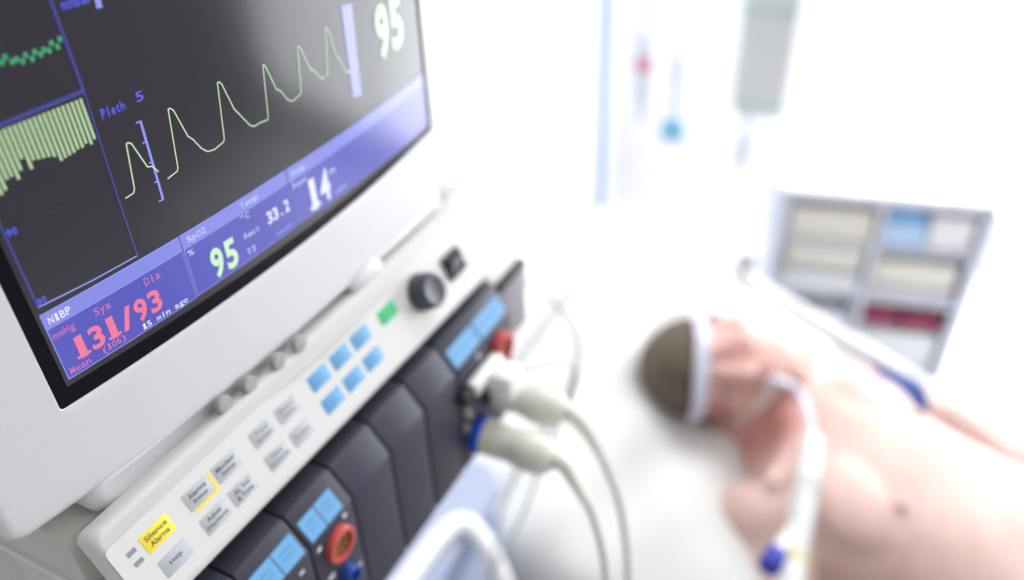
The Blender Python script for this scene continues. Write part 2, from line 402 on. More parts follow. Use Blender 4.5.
kp = thing('key_panel', (.13, -.02, -.100), 'cream sloping key panel with a knob and coloured keys, below the monitor face', 'control panel')
bm = bmesh.new()
def kloop(ins, h, r):
    out = []
    for x, t in rrect(-.0212+ins, .2875-ins, -.0155+ins, .0365+.0027-ins, r, 24, 6):
        f = (t+.0155)/.0520; t2 = -.0155+f*(edge_t(x)+.0155) if f > 0 else t
        out.append(K(x, t2, h))
    return out
loft(bm, [kloop(.001, -.0120, .004), kloop(0, -.0112, .005), kloop(0, -.0045, .006), kloop(.0005, -.0027, .006), kloop(.0013, -.0012, .006), kloop(.0024, -.0003, .005), kloop(.0036, 0, .004)])
obj('housing', bm, M['cream'], kp, ang=40)
bm = bmesh.new()
rows = []
for x, t in rrect(-.0195, .283, -.006, .0345, .003, 24, 5):
    f = (t+.006)/.0405; rows.append((x, -.006+f*(edge_t(x)-.002+.006)))
loft(bm, [[K(x, t, 0.0) for x, t in rows], [K(x, t, .0003) for x, t in rows]], False, True)
obj('overlay_sheet', bm, M['overlay'], kp)
def key(x, t, m, label=None, w=.0155, h=.0093):
    bm = bmesh.new(); fn = lambda ins, hh: [K(a, b, hh) for a, b in rrect(x+ins, x+w-ins, t+ins, t+h-ins, .0006, 2, 2)]
    loft(bm, [fn(0, .0002), fn(0, .00045), fn(.0001, .0005)], False, True)
    o = obj('key', bm, M[m], kp); 
    if label: o['label'] = label
    return o
def key_text(o, lines, x, t, w=.0155, m='ink'):
    bm = bmesh.new(); n = len(lines); h = .0026
    for i, s in enumerate(lines):
        tc = t+.0046+(i-(n-1)/2)*.0036; ww = min(w-.0024, .00175*len(s))
        add_text(bm, s, x+w/2-ww/2, x+w/2+ww/2, -(tc+h*.5), -(tc-h*.5), Ks(.00055), .018)
    obj('lettering', bm, M[m], o)
skew = lambda x: .0008*(x/.06) if x > .05 else 0
for x, t, m, lines, lab in [(-.0053, .0001, 'yellow', ['Silence', 'Alarms'], 'yellow key'), (-.0053, .0149, 'grey_key', ['Help'], None), (.0197, .0001, 'grey_key', ['Alarms', 'Setup'], 'grey key with yellow edging'),
                            (.0381, .0003, 'grey_key', ['Monitor', 'Setup'], None), (.0197, .0150, 'grey_key', ['Admit', 'Discharge'], None), (.0381, .0153, 'grey_key', ['AL Vol', '& Tone'], None),
                            (.0634, .0010, 'grey_key', ['Trend', 'Review'], None), (.0822, .0014, 'grey_key', ['Record', 'Setup'], None), (.0634, .0160, 'grey_key', ['Other', 'Patients'], None), (.0822, .0164, 'grey_key', ['Freeze'], None)]:
    o = key(x, t, m, lab); key_text(o, lines, x, t, m='ink' if x < .05 else 'greyink')
    if lab and 'edging' in lab:
        bm = bmesh.new(); add_quad(bm, [(x+.0157, -(t+.0093)), (x+.0172, -(t+.0093)), (x+.0172, -t), (x+.0157, -t)], Ks(.00045)); add_quad(bm, [(x+.002, -(t+.0110)), (x+.0172, -(t+.0110)), (x+.0172, -(t+.0095)), (x+.002, -(t+.0095))], Ks(.00045))
        obj('yellow_edging', bm, M['yellow'], o)
for j, t0 in enumerate((.0014, .0166)):
    for x in (.1087, .1279, .1468):
        o = key(x, t0, 'blue_key', 'blue key'); bm = bmesh.new()
        for q in (.0036, .0058): add_line(bm, [(x+.0045, -(t0+q)), (x+.0110, -(t0+q))], .0006, Ks(.00055))
        obj('faint_marks', bm, M['blue_ink'], o)
key(.1730, .0024, 'green', 'green key', .0165, .0092)
for t in (.0015, .0072):
    bm = bmesh.new(); add_box(bm, (0, 0, 0), (.0042, .0021, .0006))
    for v in bm.verts: v.co = K(-.0126+v.co.x, t+v.co.y, v.co.z)
    obj('indicator_lamp', bm, M['led'], kp)
nrm = Vector((0, -st, ct))
bm = bmesh.new(); lathe(bm, K(.2135, .0130, 0), nrm, [(0, .0118), (.0006, .0123), (.0105, .0114), (.0120, .0106), (.0126, .0090), (.0122, .0076), (.0122, 0)], 36); obj('knob', bm, M['knob'], kp)
bm = bmesh.new(); a = [(.2415, .0068), (.2612, .0068), (.2612, .0228), (.2415, .0228)]
b2 = lambda ins, h: [K(x, t, h) for x, t in rrect(.2415+ins, .2612-ins, .0068+ins, .0228-ins, .001, 2, 2)]
loft(bm, [b2(0, .0002), b2(0, .0024), b2(.0008, .0032), b2(.0026, .0032), b2(.0028, .0012)], False, True); sw = obj('switch', bm, M['black'], kp)
bm = bmesh.new(); q = [K(.2445, .0100, .0012), K(.2582, .0100, .0012), K(.2582, .0196, .0012), K(.2445, .0196, .0012)]; q2 = [K(.2450, .0104, .0066), K(.2577, .0104, .0066), K(.2577, .0192, .0026), K(.2450, .0192, .0026)]
loft(bm, [q, q2], False, True); obj('rocker', bm, M['rocker'], sw)

# ------------------------------------------------------------------ rack body that carries monitor, panel and modules
rk = thing('module_rack', (.14, .13, -.255), 'grey-beige rack body under the monitor holding the row of dark modules', 'rack')
bm = bmesh.new(); add_box(bm, (-.0212, .006, -.1010), (.3255, .34, -.0650), .0025); obj('upper_body', bm, M['base'], rk)
bm = bmesh.new(); add_box(bm, (-.0228, -.001, -.1040), (.3268, .342, -.1000), .0012); obj('rim', bm, M['rim'], rk)
bm = bmesh.new()
add_box(bm, (-.0212, .0655, -.2500), (.3255, .34, -.1040), .002); add_box(bm, (-.0212, -.010, -.2500), (-.0195, .0655, -.1040), .0005); add_box(bm, (-.0195, -.036, -.2500), (.3020, .0655, -.2265), .002); obj('lower_body', bm, M['base'], rk)
bm = bmesh.new(); prism(bm, [(-.0380, -.1185), (-.0425, -.1225), (-.0425, -.1735), (-.010, -.1735), (-.010, -.1185)], .2860, .3250, .0012); obj('end_cap', bm, M['darkcap'], rk)
bm = bmesh.new(); prism(bm, [(-.0150, -.1090), (-.0400, -.1180), (-.028, -.1190), (-.002, -.118)], .2865, .3245, .001); obj('end_trim', bm, M['cream'], rk)
bm = bmesh.new(); prism(bm, [(-.0380, -.1160), (-.0432, -.1195), (-.0430, -.1222), (-.034, -.1190)], .2868, .3252, .0004); obj('dark_edge', bm, M['black'], rk)

# ------------------------------------------------------------------ plug-in modules
PROF = [(-.0500, -.2235), (-.0500, -.1322), (-.0372, -.1140), (.0600, -.1140), (.0600, -.2235)]
bs = Vector((0, -.0128, -.0182)); bl = bs.length; bs.normalize(); bn = Vector((0, -.818, .575))
def Bv(h): return lambda x, s: Vector((x, -.0372, -.1140))+bs*(-s)+bn*h
def Fr(h): return lambda x, z: Vector((x, -.0500-h, z))
def module(x0, x1, label, group):
    t = thing('monitor_module', ((x0+x1)/2, 0, -.2235), label, 'module', group)
    bm = bmesh.new(); prism(bm, PROF, x0+.0006, x1-.0006, .0010, 2); obj('body', bm, M['dark'], t); return t
def stickers(t, spans):
    for a, b in spans:
        bm = bmesh.new(); add_rect(bm, a, b, -.0208, -.0072, Bv(.0003), 1); o = obj('blue_sticker', bm, M['blue_lab'], t); o['label'] = 'blue printed sticker'
        bm = bmesh.new()
        for s in (-.0118, -.0150): add_line(bm, [(a+.003, s), (b-.0035, s)], .0008, Bv(.0005))
        obj('faint_print', bm, M['blue_ink'], o)
def socket(t, x, z, ro, m, pins=True, depth=.004):
    bm = bmesh.new(); lathe(bm, (x, -.0495, z), (0, -1, 0), [(0, ro), (depth, ro), (depth+.0008, ro*.94), (depth+.0008, ro*.72), (depth*.3, ro*.70), (depth*.3, 0)], 32)
    o = obj('socket', bm, M[m], t); o['label'] = m.replace('_', ' ')+' cable socket'
    bm = bmesh.new(); lathe(bm, (x, -.0495, z), (0, -1, 0), [(depth*.3, ro*.69), (depth*.45, ro*.69), (depth*.45, 0)], 28); ins = obj('socket_core', bm, M['redin' if m == 'red' else 'black'], o)
    if pins:
        bm = bmesh.new()
        for i in range(8):
            a = 2*pi*i/8; rr = ro*.47
            lathe(bm, (x+rr*cos(a), -.0495-depth*.42, z+rr*sin(a)), (0, -1, 0), [(0, ro*.11), (.0012, ro*.11), (.0013, 0)], 8)
        for i in range(3):
            a = 2*pi*i/3; rr = ro*.18
            lathe(bm, (x+rr*cos(a), -.0495-depth*.42, z+rr*sin(a)), (0, -1, 0), [(0, ro*.10), (.0012, ro*.10), (.0013, 0)], 8)
        obj('pins', bm, M['pin'], o)
def marks(t, spots):
    for x, z, w, h in spots:
        bm = bmesh.new(); fn = Fr(.0003); add_quad(bm, [(x-w/2, z-h/2), (x+w/2, z-h/2), (x+w/2, z+h/2), (x-w/2, z+h/2)], fn); obj('white_mark', bm, M['mark'], t)

mZ = module(-.0186, .0190, 'leftmost dark module, mostly hidden below the cream key panel', None)
mA = module(.0190, .0570, 'dark module with two blue stickers and no socket in view, left of the red-socket module', None)
stickers(mA, [(.0235, .0384), (.0391, .0543)]); marks(mA, [(.0480, -.1395, .0035, .0025)])
mB = module(.0570, .0946, 'dark module with two blue stickers and a red many-pin socket above a small blue socket', None)
stickers(mB, [(.0602, .0729), (.0736, .0868)]); socket(mB, .0764, -.1490, .0108, 'red'); socket(mB, .0773, -.1765, .0060, 'blue', False, .006)
marks(mB, [(.0855, -.1362, .003, .0035), (.0628, -.1385, .0032, .003), (.0662, -.1665, .005, .0032), (.0880, -.1830, .004, .003)])
mC = module(.0946, .1318, 'blank dark module directly right of the one with the red and blue sockets', None)
mD = copy_tree(mC, (.0375, 0, 0)); mD['label'] = 'middle blank dark module of three, between two blank ones'
mE = copy_tree(mC, (.0752, 0, 0)); mE['label'] = 'blank dark module directly left of the wide module with the white plugs'
for o in (mC, mD, mE): o['group'] = 'blank filler modules'
mF = module(.2072, .2850, 'double-width dark module at the far end with white plugs in its front', None)
stickers(mF, [(.2105, .2425), (.2445, .2795)])
socket(mF, .2655, -.1535, .0125, 'red', True, .006)
for x, z in ((.2150, -.1720), (.2185, -.1790), (.2130, -.1860)):
    bm = bmesh.new(); lathe(bm, (x, -.0495, z), (0, -1, 0), [(0, .0034), (.0025, .0034), (.0028, .0028), (.0028, .0016), (.001, .0015), (.001, 0)], 16); obj('jack', bm, M['brass'], mF)
marks(mF, [(.2360, -.1390, .004, .004)])

# ------------------------------------------------------------------ plugs and cables
def plug(name, x, z, label, ringed, pts, dx=.0, dz=0.):
    t = thing(name, (x, -.06, z), label, 'cable plug')
    ax = Vector((dx, -1, dz)).normalized(); o = Vector((x, -.0502, z))
    if ringed:
        bm = bmesh.new(); lathe(bm, o, ax, [(0, .0134), (.0005, .0139), (.0062, .0139), (.0066, .0132)], 30); r = obj('locking_ring', bm, M['ring'], t); r['label'] = 'blue locking ring'
    s = .0060 if ringed else .0
    bm = bmesh.new(); lathe(bm, o, ax, [(s, .0122), (s+.0005, .0132), (s+.014, .0130), (s+.019, .0118), (s+.024, .0128), (s+.032, .0145), (s+.044, .0140), (s+.050, .0116), (s+.053, .0075)], 30)
    obj('plug_body', bm, M['ivory'], t)
    e = o+ax*(s+.052); bm = bmesh.new()
    tube(bm, [e, e+ax*.007]+[Vector(p) for p in pts[:2]], lambda q: .0072-.0042*q, 12, 6); obj('strain_relief', bm, M['ivory'], t)
    bm = bmesh.new(); tube(bm, pts, .0027, 10, 8); obj('cable', bm, M['cable'], t)
plug('cable_plug', .2265, -.2035, 'ivory cable plug with a blue locking ring, its grey cable curving down', True, [(.240, -.118, -.232), (.243, -.130, -.258), (.232, -.146, -.285), (.218, -.156, -.310), (.204, -.160, -.345), (.19, -.158, -.42), (.18, -.15, -.60), (.18, -.13, -.95), (.2, -.08, -1.28)], .05, -.06)
plug('cable_plug', .2560, -.1860, 'ivory cable plug without a ring, partly behind the blue-ringed plug', False, [(.288, -.112, -.236), (.292, -.122, -.262), (.282, -.140, -.290), (.266, -.154, -.320), (.246, -.164, -.352), (.225, -.17, -.42), (.215, -.165, -.60), (.21, -.145, -.95), (.24, -.1, -1.28)], .20, -.22)
t = thing('flat_plug', (.2335, -.062, -.160), 'small white flat plug under the blue stickers of the wide module', 'cable plug')
bm = bmesh.new(); add_box(bm, (.2180, -.0590, -.1585), (.2560, -.0502, -.1490), .002); add_box(bm, (.2330, -.0760, -.1720), (.2540, -.0560, -.1500), .004); obj('plug_body', bm, M['white'], t)
bm = bmesh.new(); add_box(bm, (.2060, -.0570, -.1585), (.2185, -.0502, -.1500), .001); obj('dark_end', bm, M['black'], t)
bm = bmesh.new(); tube(bm, [(.2540, -.071, -.160), (.285, -.085, -.170), (.310, -.090, -.195), (.32, -.08, -.24), (.315, -.05, -.30), (.30, -.02, -.40), (.30, .0, -.58)], .0014, 8, 8); obj('thin_lead', bm, M['cable'], t)
bm = bmesh.new(); tube(bm, [(.327, .02, -.140), (.345, -.02, -.150), (.372, -.040, -.185), (.385, -.058, -.225), (.372, -.062, -.262), (.345, -.05, -.33), (.33, -.02, -.45), (.33, .02, -.556)], .0016, 8, 8)
tag(obj('thin_lead', bm, M['cable'], None, (.33, .02, -.5)), 'thin pale lead looping out from the far end of the rack', 'cable')

# ------------------------------------------------------------------ bedside cart under the monitor
ZF = -1.75
cart = thing('bedside_cart', (.26, .26, ZF), 'pale lilac-blue cart standing under the rack with a white tube handle', 'cart')
bm = bmesh.new(); loft(bm, [[Vector((x, y, z)) for x, y in rrect(.0+i, .478-i, .066+i, .50-i, .03, 6, 6)] for i, z in ((0, -.575), (0, -.556), (.004, -.551), (.010, -.550))]); obj('top', bm, M['cart'], cart)
bm = bmesh.new(); add_box(bm, (.012, .080, -1.62), (.466, .49, -.575), .01); obj('body', bm, M['cartb'], cart)
for k in range(4):
    bm = bmesh.new(); add_box(bm, (.020, .068, -1.60+k*.25), (.458, .081, -1.365+k*.25), .004); d = obj('drawer', bm, M['cart'], cart)
    bm = bmesh.new(); tube(bm, [(.15, .068, -1.47+k*.25), (.15, .048, -1.47+k*.25), (.33, .048, -1.47+k*.25), (.33, .068, -1.47+k*.25)], .006, 10, 1); obj('handle', bm, M['white'], d)
bm = bmesh.new(); tube(bm, [(.05, .075, -.565), (.06, .082, -.540), (.12, .088, -.535), (.30, .090, -.540), (.362, .084, -.540), (.380, .072, -.545), (.381, .056, -.560), (.376, .034, -.590), (.370, .020, -.625), (.366, .022, -.66), (.363, .079, -.69)], .0115, 14, 6); obj('tube_handle', bm, M['white'], cart)
for x in (.05, .43):
    for y in (.11, .45):
        bm = bmesh.new(); lathe(bm, (x-.012, y, ZF+.045), (1, 0, 0), [(0, .038), (.002, .045), (.022, .045), (.024, .038)], 24); add_box(bm, (x-.016, y-.02, ZF+.075), (x+.016, y+.02, -1.615), .004); obj('caster', bm, M['smoke'], cart)
# wall bracket carrying the rack
br = thing('wall_bracket', (.15, .60, -.30), 'white arm bracket fixing the rack to the wall behind', 'bracket')
bm = bmesh.new(); add_box(bm, (-.015, .01, -.268), (.32, .34, -.2505), .003); obj('tray', bm, M['white'], br)
bm = bmesh.new(); add_box(bm, (.11, .30, -.34), (.19, .905, -.268), .006); obj('arm', bm, M['white'], br)
bm = bmesh.new(); add_box(bm, (.05, .885, -.50), (.25, .919, -.15), .006); obj('wall_plate', bm, M['white'], br)

# ------------------------------------------------------------------ room
def struct(name, bm, m): return tag(obj(name, bm, m, None, smooth=False), None, None, None, 'structure')
bm = bmesh.new(); add_box(bm, (-1.6, -3.2, ZF-.05), (3.5, 1.0, ZF)); struct('floor', bm, M['floor'])
bm = bmesh.new(); add_box(bm, (-1.6, .92, ZF), (3.5, 1.0, 1.05)); struct('wall_back', bm, M['wall'])
WX = 3.2; wy0, wy1, wz0, wz1 = -3.1, -.10, -1.55, .80  # opening widened and sill lowered so the screen reflects more of the window
bm = bmesh.new()
add_box(bm, (WX, wy1, ZF), (WX+.1, .92, 1.05)); add_box(bm, (WX, -3.2, ZF), (WX+.1, wy0, 1.05)); add_box(bm, (WX, wy0, ZF), (WX+.1, wy1, wz0)); add_box(bm, (WX, wy0, wz1), (WX+.1, wy1, 1.05)); struct('wall_right', bm, M['wall'])
bm = bmesh.new()
for a, b in ((wy0, wy0+.05), (wy1-.05, wy1), ((wy0+wy1)/2-.025, (wy0+wy1)/2+.025)): add_box(bm, (WX-.01, a, wz0), (WX+.06, b, wz1))
for a, b in ((wz0, wz0+.05), (wz1-.05, wz1)): add_box(bm, (WX-.012, wy0, a), (WX+.058, wy1, b))
wf = struct('window_1', bm, M['white'])
bm = bmesh.new(); add_box(bm, (WX+.03, wy0+.05, wz0+.05), (WX+.034, wy1-.05, wz1-.05)); o = obj('window_pane', bm, M['windowglow'], wf, smooth=False)
bm = bmesh.new(); add_box(bm, (-1.6, .905, ZF), (3.2, .92, ZF+.10), .003); struct('baseboard_back', bm, M['white'])
bm = bmesh.new(); add_box(bm, (WX-.015, -3.2, ZF), (WX, .905, ZF+.10), .003); struct('baseboard_right', bm, M['white'])

# bed-head service panel with a lamp on the back wall
sp = thing('bed_head_panel', (1.2, .88, -.2), 'pale grey service panel on the back wall behind the monitor', 'wall panel')
bm = bmesh.new(); prism(bm, [(.919, -.33), (.845, -.30), (.835, -.15), (.870, -.10), (.919, -.08)], .45, 2.5, .008); obj('trunking', bm, M['panel'], sp)
bm = bmesh.new(); prism(bm, [(.846, -.292), (.838, -.292), (.830, -.162), (.837, -.160)], .62, .98, .003); obj('lamp_diffuser', bm, M['lamp'], sp)
for x in (1.12, 1.24, 1.36):
    bm = bmesh.new(); add_box(bm, (x, .826, -.27), (x+.085, .842, -.185), .006); s = obj('outlet', bm, M['white'], sp)
    bm = bmesh.new(); lathe(bm, (x+.0425, .827, -.2275), (0, -1, 0), [(0, .022), (.001, .022), (.0012, .0)], 20); obj('outlet_face', bm, M['bin_grey'], s)
bm = bmesh.new(); add_box(bm, (.66, .880, -.555), (.76, .919, -.50), .012); tag(obj('gas_outlet', bm, M['bin_grey'], None, (.71, .9, -.53)), 'small grey outlet box on the back wall under the lamp', 'outlet')

# ------------------------------------------------------------------ patient frame of reference
TH = R(22); PX = Vector((1, 0, 0)); PA = Vector((0, -cos(TH), -sin(TH))); PN = Vector((0, -sin(TH), cos(TH)))
PH = Vector((.897, -.093, -.664)); PS = Vector((.897, -.203, -.771))
def P(l, a, n): return PS+PX*l+PA*a+PN*n

# ------------------------------------------------------------------ bed
XC = .905; MH = -.128
bed = thing('hospital_bed', (XC, -.85, ZF), 'white adjustable hospital bed with its back raised', 'bed')
hinge = P(0, .60, MH)
mprof = []      # centre line of the mattress top: (y,z)
bm = bmesh.new()
def slab(p0, p1, p2, up0, up1, th, x0, x1, bev):
    a = [(p.y, p.z) for p in (p0, p1, p2)]
    u = [Vector((0, -sin(TH), cos(TH))), Vector((0, -sin(TH/2), cos(TH/2))), Vector((0, 0, 1))]
    b = [((p-q*th).y, (p-q*th).z) for p, q in zip((p0, p1, p2), u)]
    return a+b[::-1]
m0 = P(0, -.43, MH); m2 = Vector((XC, hinge.y-1.22, hinge.z))
prism(bm, slab(m0, hinge, m2, 0, 0, .13, 0, 0, 0), XC-.425, XC+.425, .03, 4)
mt = tag(obj('mattress', bm, M['linen'], None, (XC, -.5, hinge.z-.13)), 'white sheeted mattress under the patient, raised at the head end', 'mattress')
e0 = P(0, -.43, MH-.136); e1 = P(0, .60, MH-.136); e2 = Vector((XC, m2.y, hinge.z-.136))
bm = bmesh.new(); prism(bm, slab(e0, e1, e2, 0, 0, .035, 0, 0, 0), XC-.42, XC+.42, .004); obj('deck', bm, M['white'], bed)
bm = bmesh.new(); zt = e2.z-.035
for s in (-1, 1): add_box(bm, (XC+s*.36-.025, m2.y+.02, zt-.09), (XC+s*.36+.025, .20, zt-.02), .006)
for y in (m2.y+.1, -.75, .1): add_box(bm, (XC-.36, y-.03, zt-.085), (XC+.36, y+.03, zt-.025), .006)
add_box(bm, (XC-.30, -.55, zt-.04), (XC+.30, -.47, zt+.005), .004)
obj('base_frame', bm, M['white'], bed)
bm = bmesh.new(); tube(bm, [(XC, -.50, zt), (XC, -.05, P(0, .0, MH-.17).z-.12)], .03, 14, 1); obj('lift_strut', bm, M['metal'], bed)
for sx in (-1, 1):
    for y in (m2.y+.2, .02):
        bm = bmesh.new(); add_box(bm, (XC+sx*.33-.03, y-.03, ZF+.14), (XC+sx*.33+.03, y+.03, zt-.06), .006); lg = obj('leg', bm, M['white'], bed)
        bm = bmesh.new(); lathe(bm, (XC+sx*.33-.02, y, ZF+.07), (1, 0, 0), [(0, .06), (.004, .07), (.036, .07), (.04, .06)], 28); add_box(bm, (XC+sx*.33-.03, y-.025, ZF+.10), (XC+sx*.33+.03, y+.025, ZF+.15), .005); obj('caster', bm, M['smoke'], lg)
# head board: panel and a white rail along its top
hb = P(0, -.475, MH)
bm = bmesh.new(); prism(bm, [(hb.y+.012, hb.z-.50), (hb.y-.012, hb.z-.50), (hb.y-.012, hb.z-.012), (hb.y+.012, hb.z-.012)], XC-.40, XC+.40, .008); hd = obj('headboard', bm, M['white'], bed)
bm = bmesh.new(); tube(bm, [(XC-.40, hb.y, hb.z-.05), (XC-.40, hb.y, hb.z-.012), (XC-.37, hb.y, hb.z+.004), (XC+.37, hb.y, hb.z+.004), (XC+.40, hb.y, hb.z-.012), (XC+.40, hb.y, hb.z-.05)], .017, 14, 5); obj('top_rail', bm, M['white'], hd)
# far side rail (slopes with the back)
bm = bmesh.new(); x0 = XC+.445
def side(pts, r): tube(bm, [Vector((x0, 0, 0))+Vector((0, P(0, a, n).y, P(0, a, n).z)) for a, n in pts], r, 12, 5)
side([(-.20, MH-.12), (-.20, -.115), (-.18, -.090), (-.14, -.083), (.0, -.083), (.50, -.083), (.56, -.088), (.60, -.115), (.60, MH-.12)], .016)
fr = obj('side_rail', bm, M['white'], bed)
bm = bmesh.new()
b2 = bmesh.new(); q = [P(0, a, n) for a, n in ((-.19, MH-.11), (.59, MH-.11), (.59, -.09), (-.19, -.09))]
prism(bm, [(p.y, p.z) for p in q], x0-.008, x0+.008, .004); b2.free(); obj('rail_panel', bm, M['white'], fr)
bm = bmesh.new()
for a in (-.12, .10, .48):
    p = P(0, a, MH-.10); add_box(bm, (XC+.40, p.y-.02, p.z-.11), (x0+.012, p.y+.02, p.z+.03), .004)
obj('rail_bracket', bm, M['white'], fr)

# pillow: wide soft cushion under head and shoulders
def cushion(name, c, ax, ay, az, hx, hy, hz, m, sag=None):
    bm = bmesh.new(); n, k = 40, 28; top = []; bot = []
    def f(u, v):
        e = (1-abs(u)**5)*(1-abs(v)**5); return max(e, 0)**.42
    gt = []; gb = []
    for j in range(k+1):
        rt = []; rb = []
        for i in range(n+1):
            u = -1+2*i/n; v = -1+2*j/k
            w = f(u, v); xx = u*hx*(1-.05*(1-abs(v))**2*0-.04*v*v*0); yy = v*hy
            wr = .006*sin(9*u+4*v)+.005*sin(13*v-5*u)+.004*sin(21*u*v+3)
            zt = hz*w+(wr*w)-(sag(u, v) if sag else 0)
            p = c+ax*xx+ay*yy
            vt = bm.verts.new(p+az*zt); vb = vt if w < 1e-6 else bm.verts.new(p-az*hz*.55*w)
            rt.append(vt); rb.append(vb)
        gt.append(rt); gb.append(rb)
    for j in range(k):
        for i in range(n):
            for g, o in ((gt, 1), (gb, -1)):
                q = [g[j][i], g[j][i+1], g[j+1][i+1], g[j+1][i]]; q = list(dict.fromkeys(q))
                if len(q) > 2:
                    try: bm.faces.new(q[::o])
                    except ValueError: pass
    return bm
pc = PH+PA*.045-PN*.140
bm = cushion('pillow', pc+PX*-.03, PX, PA, PN, .40, .235, .085, None, lambda u, v: .022*math.exp(-((u-.08)/.28)**2-((v+.1)/.55)**2))
tag(obj('pillow', bm, M['pillow'], None, tuple(pc-PN*.05), ang=180), 'large soft white pillow under the patient\'s head', 'pillow')
# sheet over the legs
bm = bmesh.new(); g = []
y_a = P(0, .455, 0).y; n, k = 36, 40
for j in range(k+1):
    v = j/k; y = y_a+(m2.y+.05-y_a)*v; row = []
    for i in range(n+1):
        u = -1+2*i/n
        base = hinge.z+.004 if y < hinge.y else hinge.z+.004+(hinge.y-y)*-math.tan(TH)*-1
        q = hinge.y-y
        hgt = .295 if q < -.13 else .295-.085*(q+.13)/.15 if q < .02 else .21-.04*min(1, (q-.02)/.2)-.03*min(1, max(0, q-.3)/.4)
        if q > .72: hgt += .065*math.exp(-((q-.93)/.09)**2)
        if q > 1.02: hgt *= max(0, 1-(q-1.02)/.16)
        legs = hgt*(1-min(1, abs(u)/.64)**3)*(1+.04*sin(3*q*9+u*5))
        hang = -max(0, abs(u)-.93)*4.2
        row.append(bm.verts.new((XC+u*.445, y, base+legs+hang+.006*sin(17*v+6*u)+.005*sin(11*u-9*v))))
    g.append(row)
for j in range(k):
    for i in range(n): bm.faces.new((g[j][i], g[j][i+1], g[j+1][i+1], g[j+1][i]))
sh = tag(obj('bed_sheet', bm, M['linen'], None, (XC, -1.2, hinge.z), ang=180), 'white sheet drawn over the patient from the waist down', 'sheet')

# ------------------------------------------------------------------ patient
def skin_mat():
    m = bpy.data.materials.new('skin'); m.use_nodes = True; nt = m.node_tree; b = nt.nodes['Principled BSDF']; L = nt.links
    b.inputs['Roughness'].default_value = .5; b.inputs['Subsurface Weight'].default_value = .15; b.inputs['Subsurface Radius'].default_value = (.02, .008, .005); b.inputs['Subsurface Scale'].default_value = .5
    geo = nt.nodes.new('ShaderNodeNewGeometry')
    def near(p, r0, r1):
        d = nt.nodes.new('ShaderNodeVectorMath'); d.operation = 'DISTANCE'; d.inputs[1].default_value = p; L.new(geo.outputs['Position'], d.inputs[0])
        mr = nt.nodes.new('ShaderNodeMapRange'); mr.inputs['From Min'].default_value = r0; mr.inputs['From Max'].default_value = r1; mr.inputs['To Min'].default_value = 1; mr.inputs['To Max'].default_value = 0; mr.interpolation_type = 'SMOOTHSTEP'
        L.new(d.outputs['Value'], mr.inputs['Value']); return mr.outputs['Result']
    n = nt.nodes.new('ShaderNodeTexNoise'); n.inputs['Scale'].default_value = 9; n.inputs['Detail'].default_value = 5; L.new(geo.outputs['Position'], n.inputs['Vector'])
    rp = nt.nodes.new('ShaderNodeValToRGB'); rp.color_ramp.elements[0].color = (.58, .39, .345, 1); rp.color_ramp.elements[1].color = (.70, .51, .46, 1); rp.color_ramp.elements[0].position = .35; rp.color_ramp.elements[1].position = .65
    L.new(n.outputs['Fac'], rp.inputs['Fac']); col = rp.outputs['Color']
    def over(col, fac, c, k):
        mx = nt.nodes.new('ShaderNodeMixRGB'); mm_ = nt.nodes.new('ShaderNodeMath'); mm_.operation = 'MULTIPLY'; mm_.inputs[1].default_value = k; L.new(fac, mm_.inputs[0]); L.new(mm_.outputs[0], mx.inputs['Fac']); L.new(col, mx.inputs['Color1']); mx.inputs['Color2'].default_value = (*c, 1); return mx.outputs['Color']
    col = over(col, near(P(0, -.10, .02), .07, .20), (.56, .235, .20), .85)
    for s in (-1, 1): col = over(col, near(P(s*.105, .155, .118), .012, .024), (.46, .25, .22), .8)
    L.new(col, b.inputs['Base Color']); return m
SK = skin_mat()

# head frame: crown direction HC, face direction HF, far side HS
HC = -(Vector((.36, -1, -.02))).normalized(); turn = R(-44)
HF = (PN-HC*PN.dot(HC)).normalized(); HS = HC.cross(HF).normalized()
if HS.dot(PX) < 0: HS = -HS
HF, HS = (HF*cos(turn)+HS*sin(turn)).normalized(), (HS*cos(turn)-HF*sin(turn)).normalized()   # face leans a little to the far side
def Hd(s, f, c): return PH+HS*s+HF*f+HC*c

def ell(bm, c, ax, r, n=20):
    """ellipsoid; ax = 3 axes, r = 3 radii"""
    b2 = bmesh.new(); bmesh.ops.create_uvsphere(b2, u_segments=n, v_segments=n//2+2, radius=1)
    for v in b2.verts: v.co = Vector(c)+ax[0]*v.co.x*r[0]+ax[1]*v.co.y*r[1]+ax[2]*v.co.z*r[2]
    merge(bm, b2)
def limb(bm, pts, rad, n=16):
    """tapered limb through joints with end caps"""
    P_ = [Vector(p) for p in pts]
    tot = len(P_)-1
    def rr(t):
        x = t*tot; i = min(int(x), tot-1); f = x-i; f = f*f*(3-2*f); return rad[i]*(1-f)+rad[i+1]*f
    tube(bm, P_, rr, n, 8)
    for p, r in ((P_[0], rad[0]), (P_[-1], rad[-1])): ell(bm, p, (PX, PA, PN), (r, r, r), 14)
bm = bmesh.new()
HX = (HS, HF, HC)
ell(bm, Hd(0, -.012, .030), HX, (.076, .094, .090), 28)           # skull
ell(bm, Hd(0, .012, -.030), HX, (.068, .080, .085), 28)           # face block
ell(bm, Hd(0, .030, -.075), HX, (.056, .058, .045), 24)           # jaw
ell(bm, Hd(0, .066, -.100), HX, (.026, .024, .020), 18)           # chin
ell(bm, Hd(0, .076, .032), HX, (.050, .016, .014), 18)            # brow
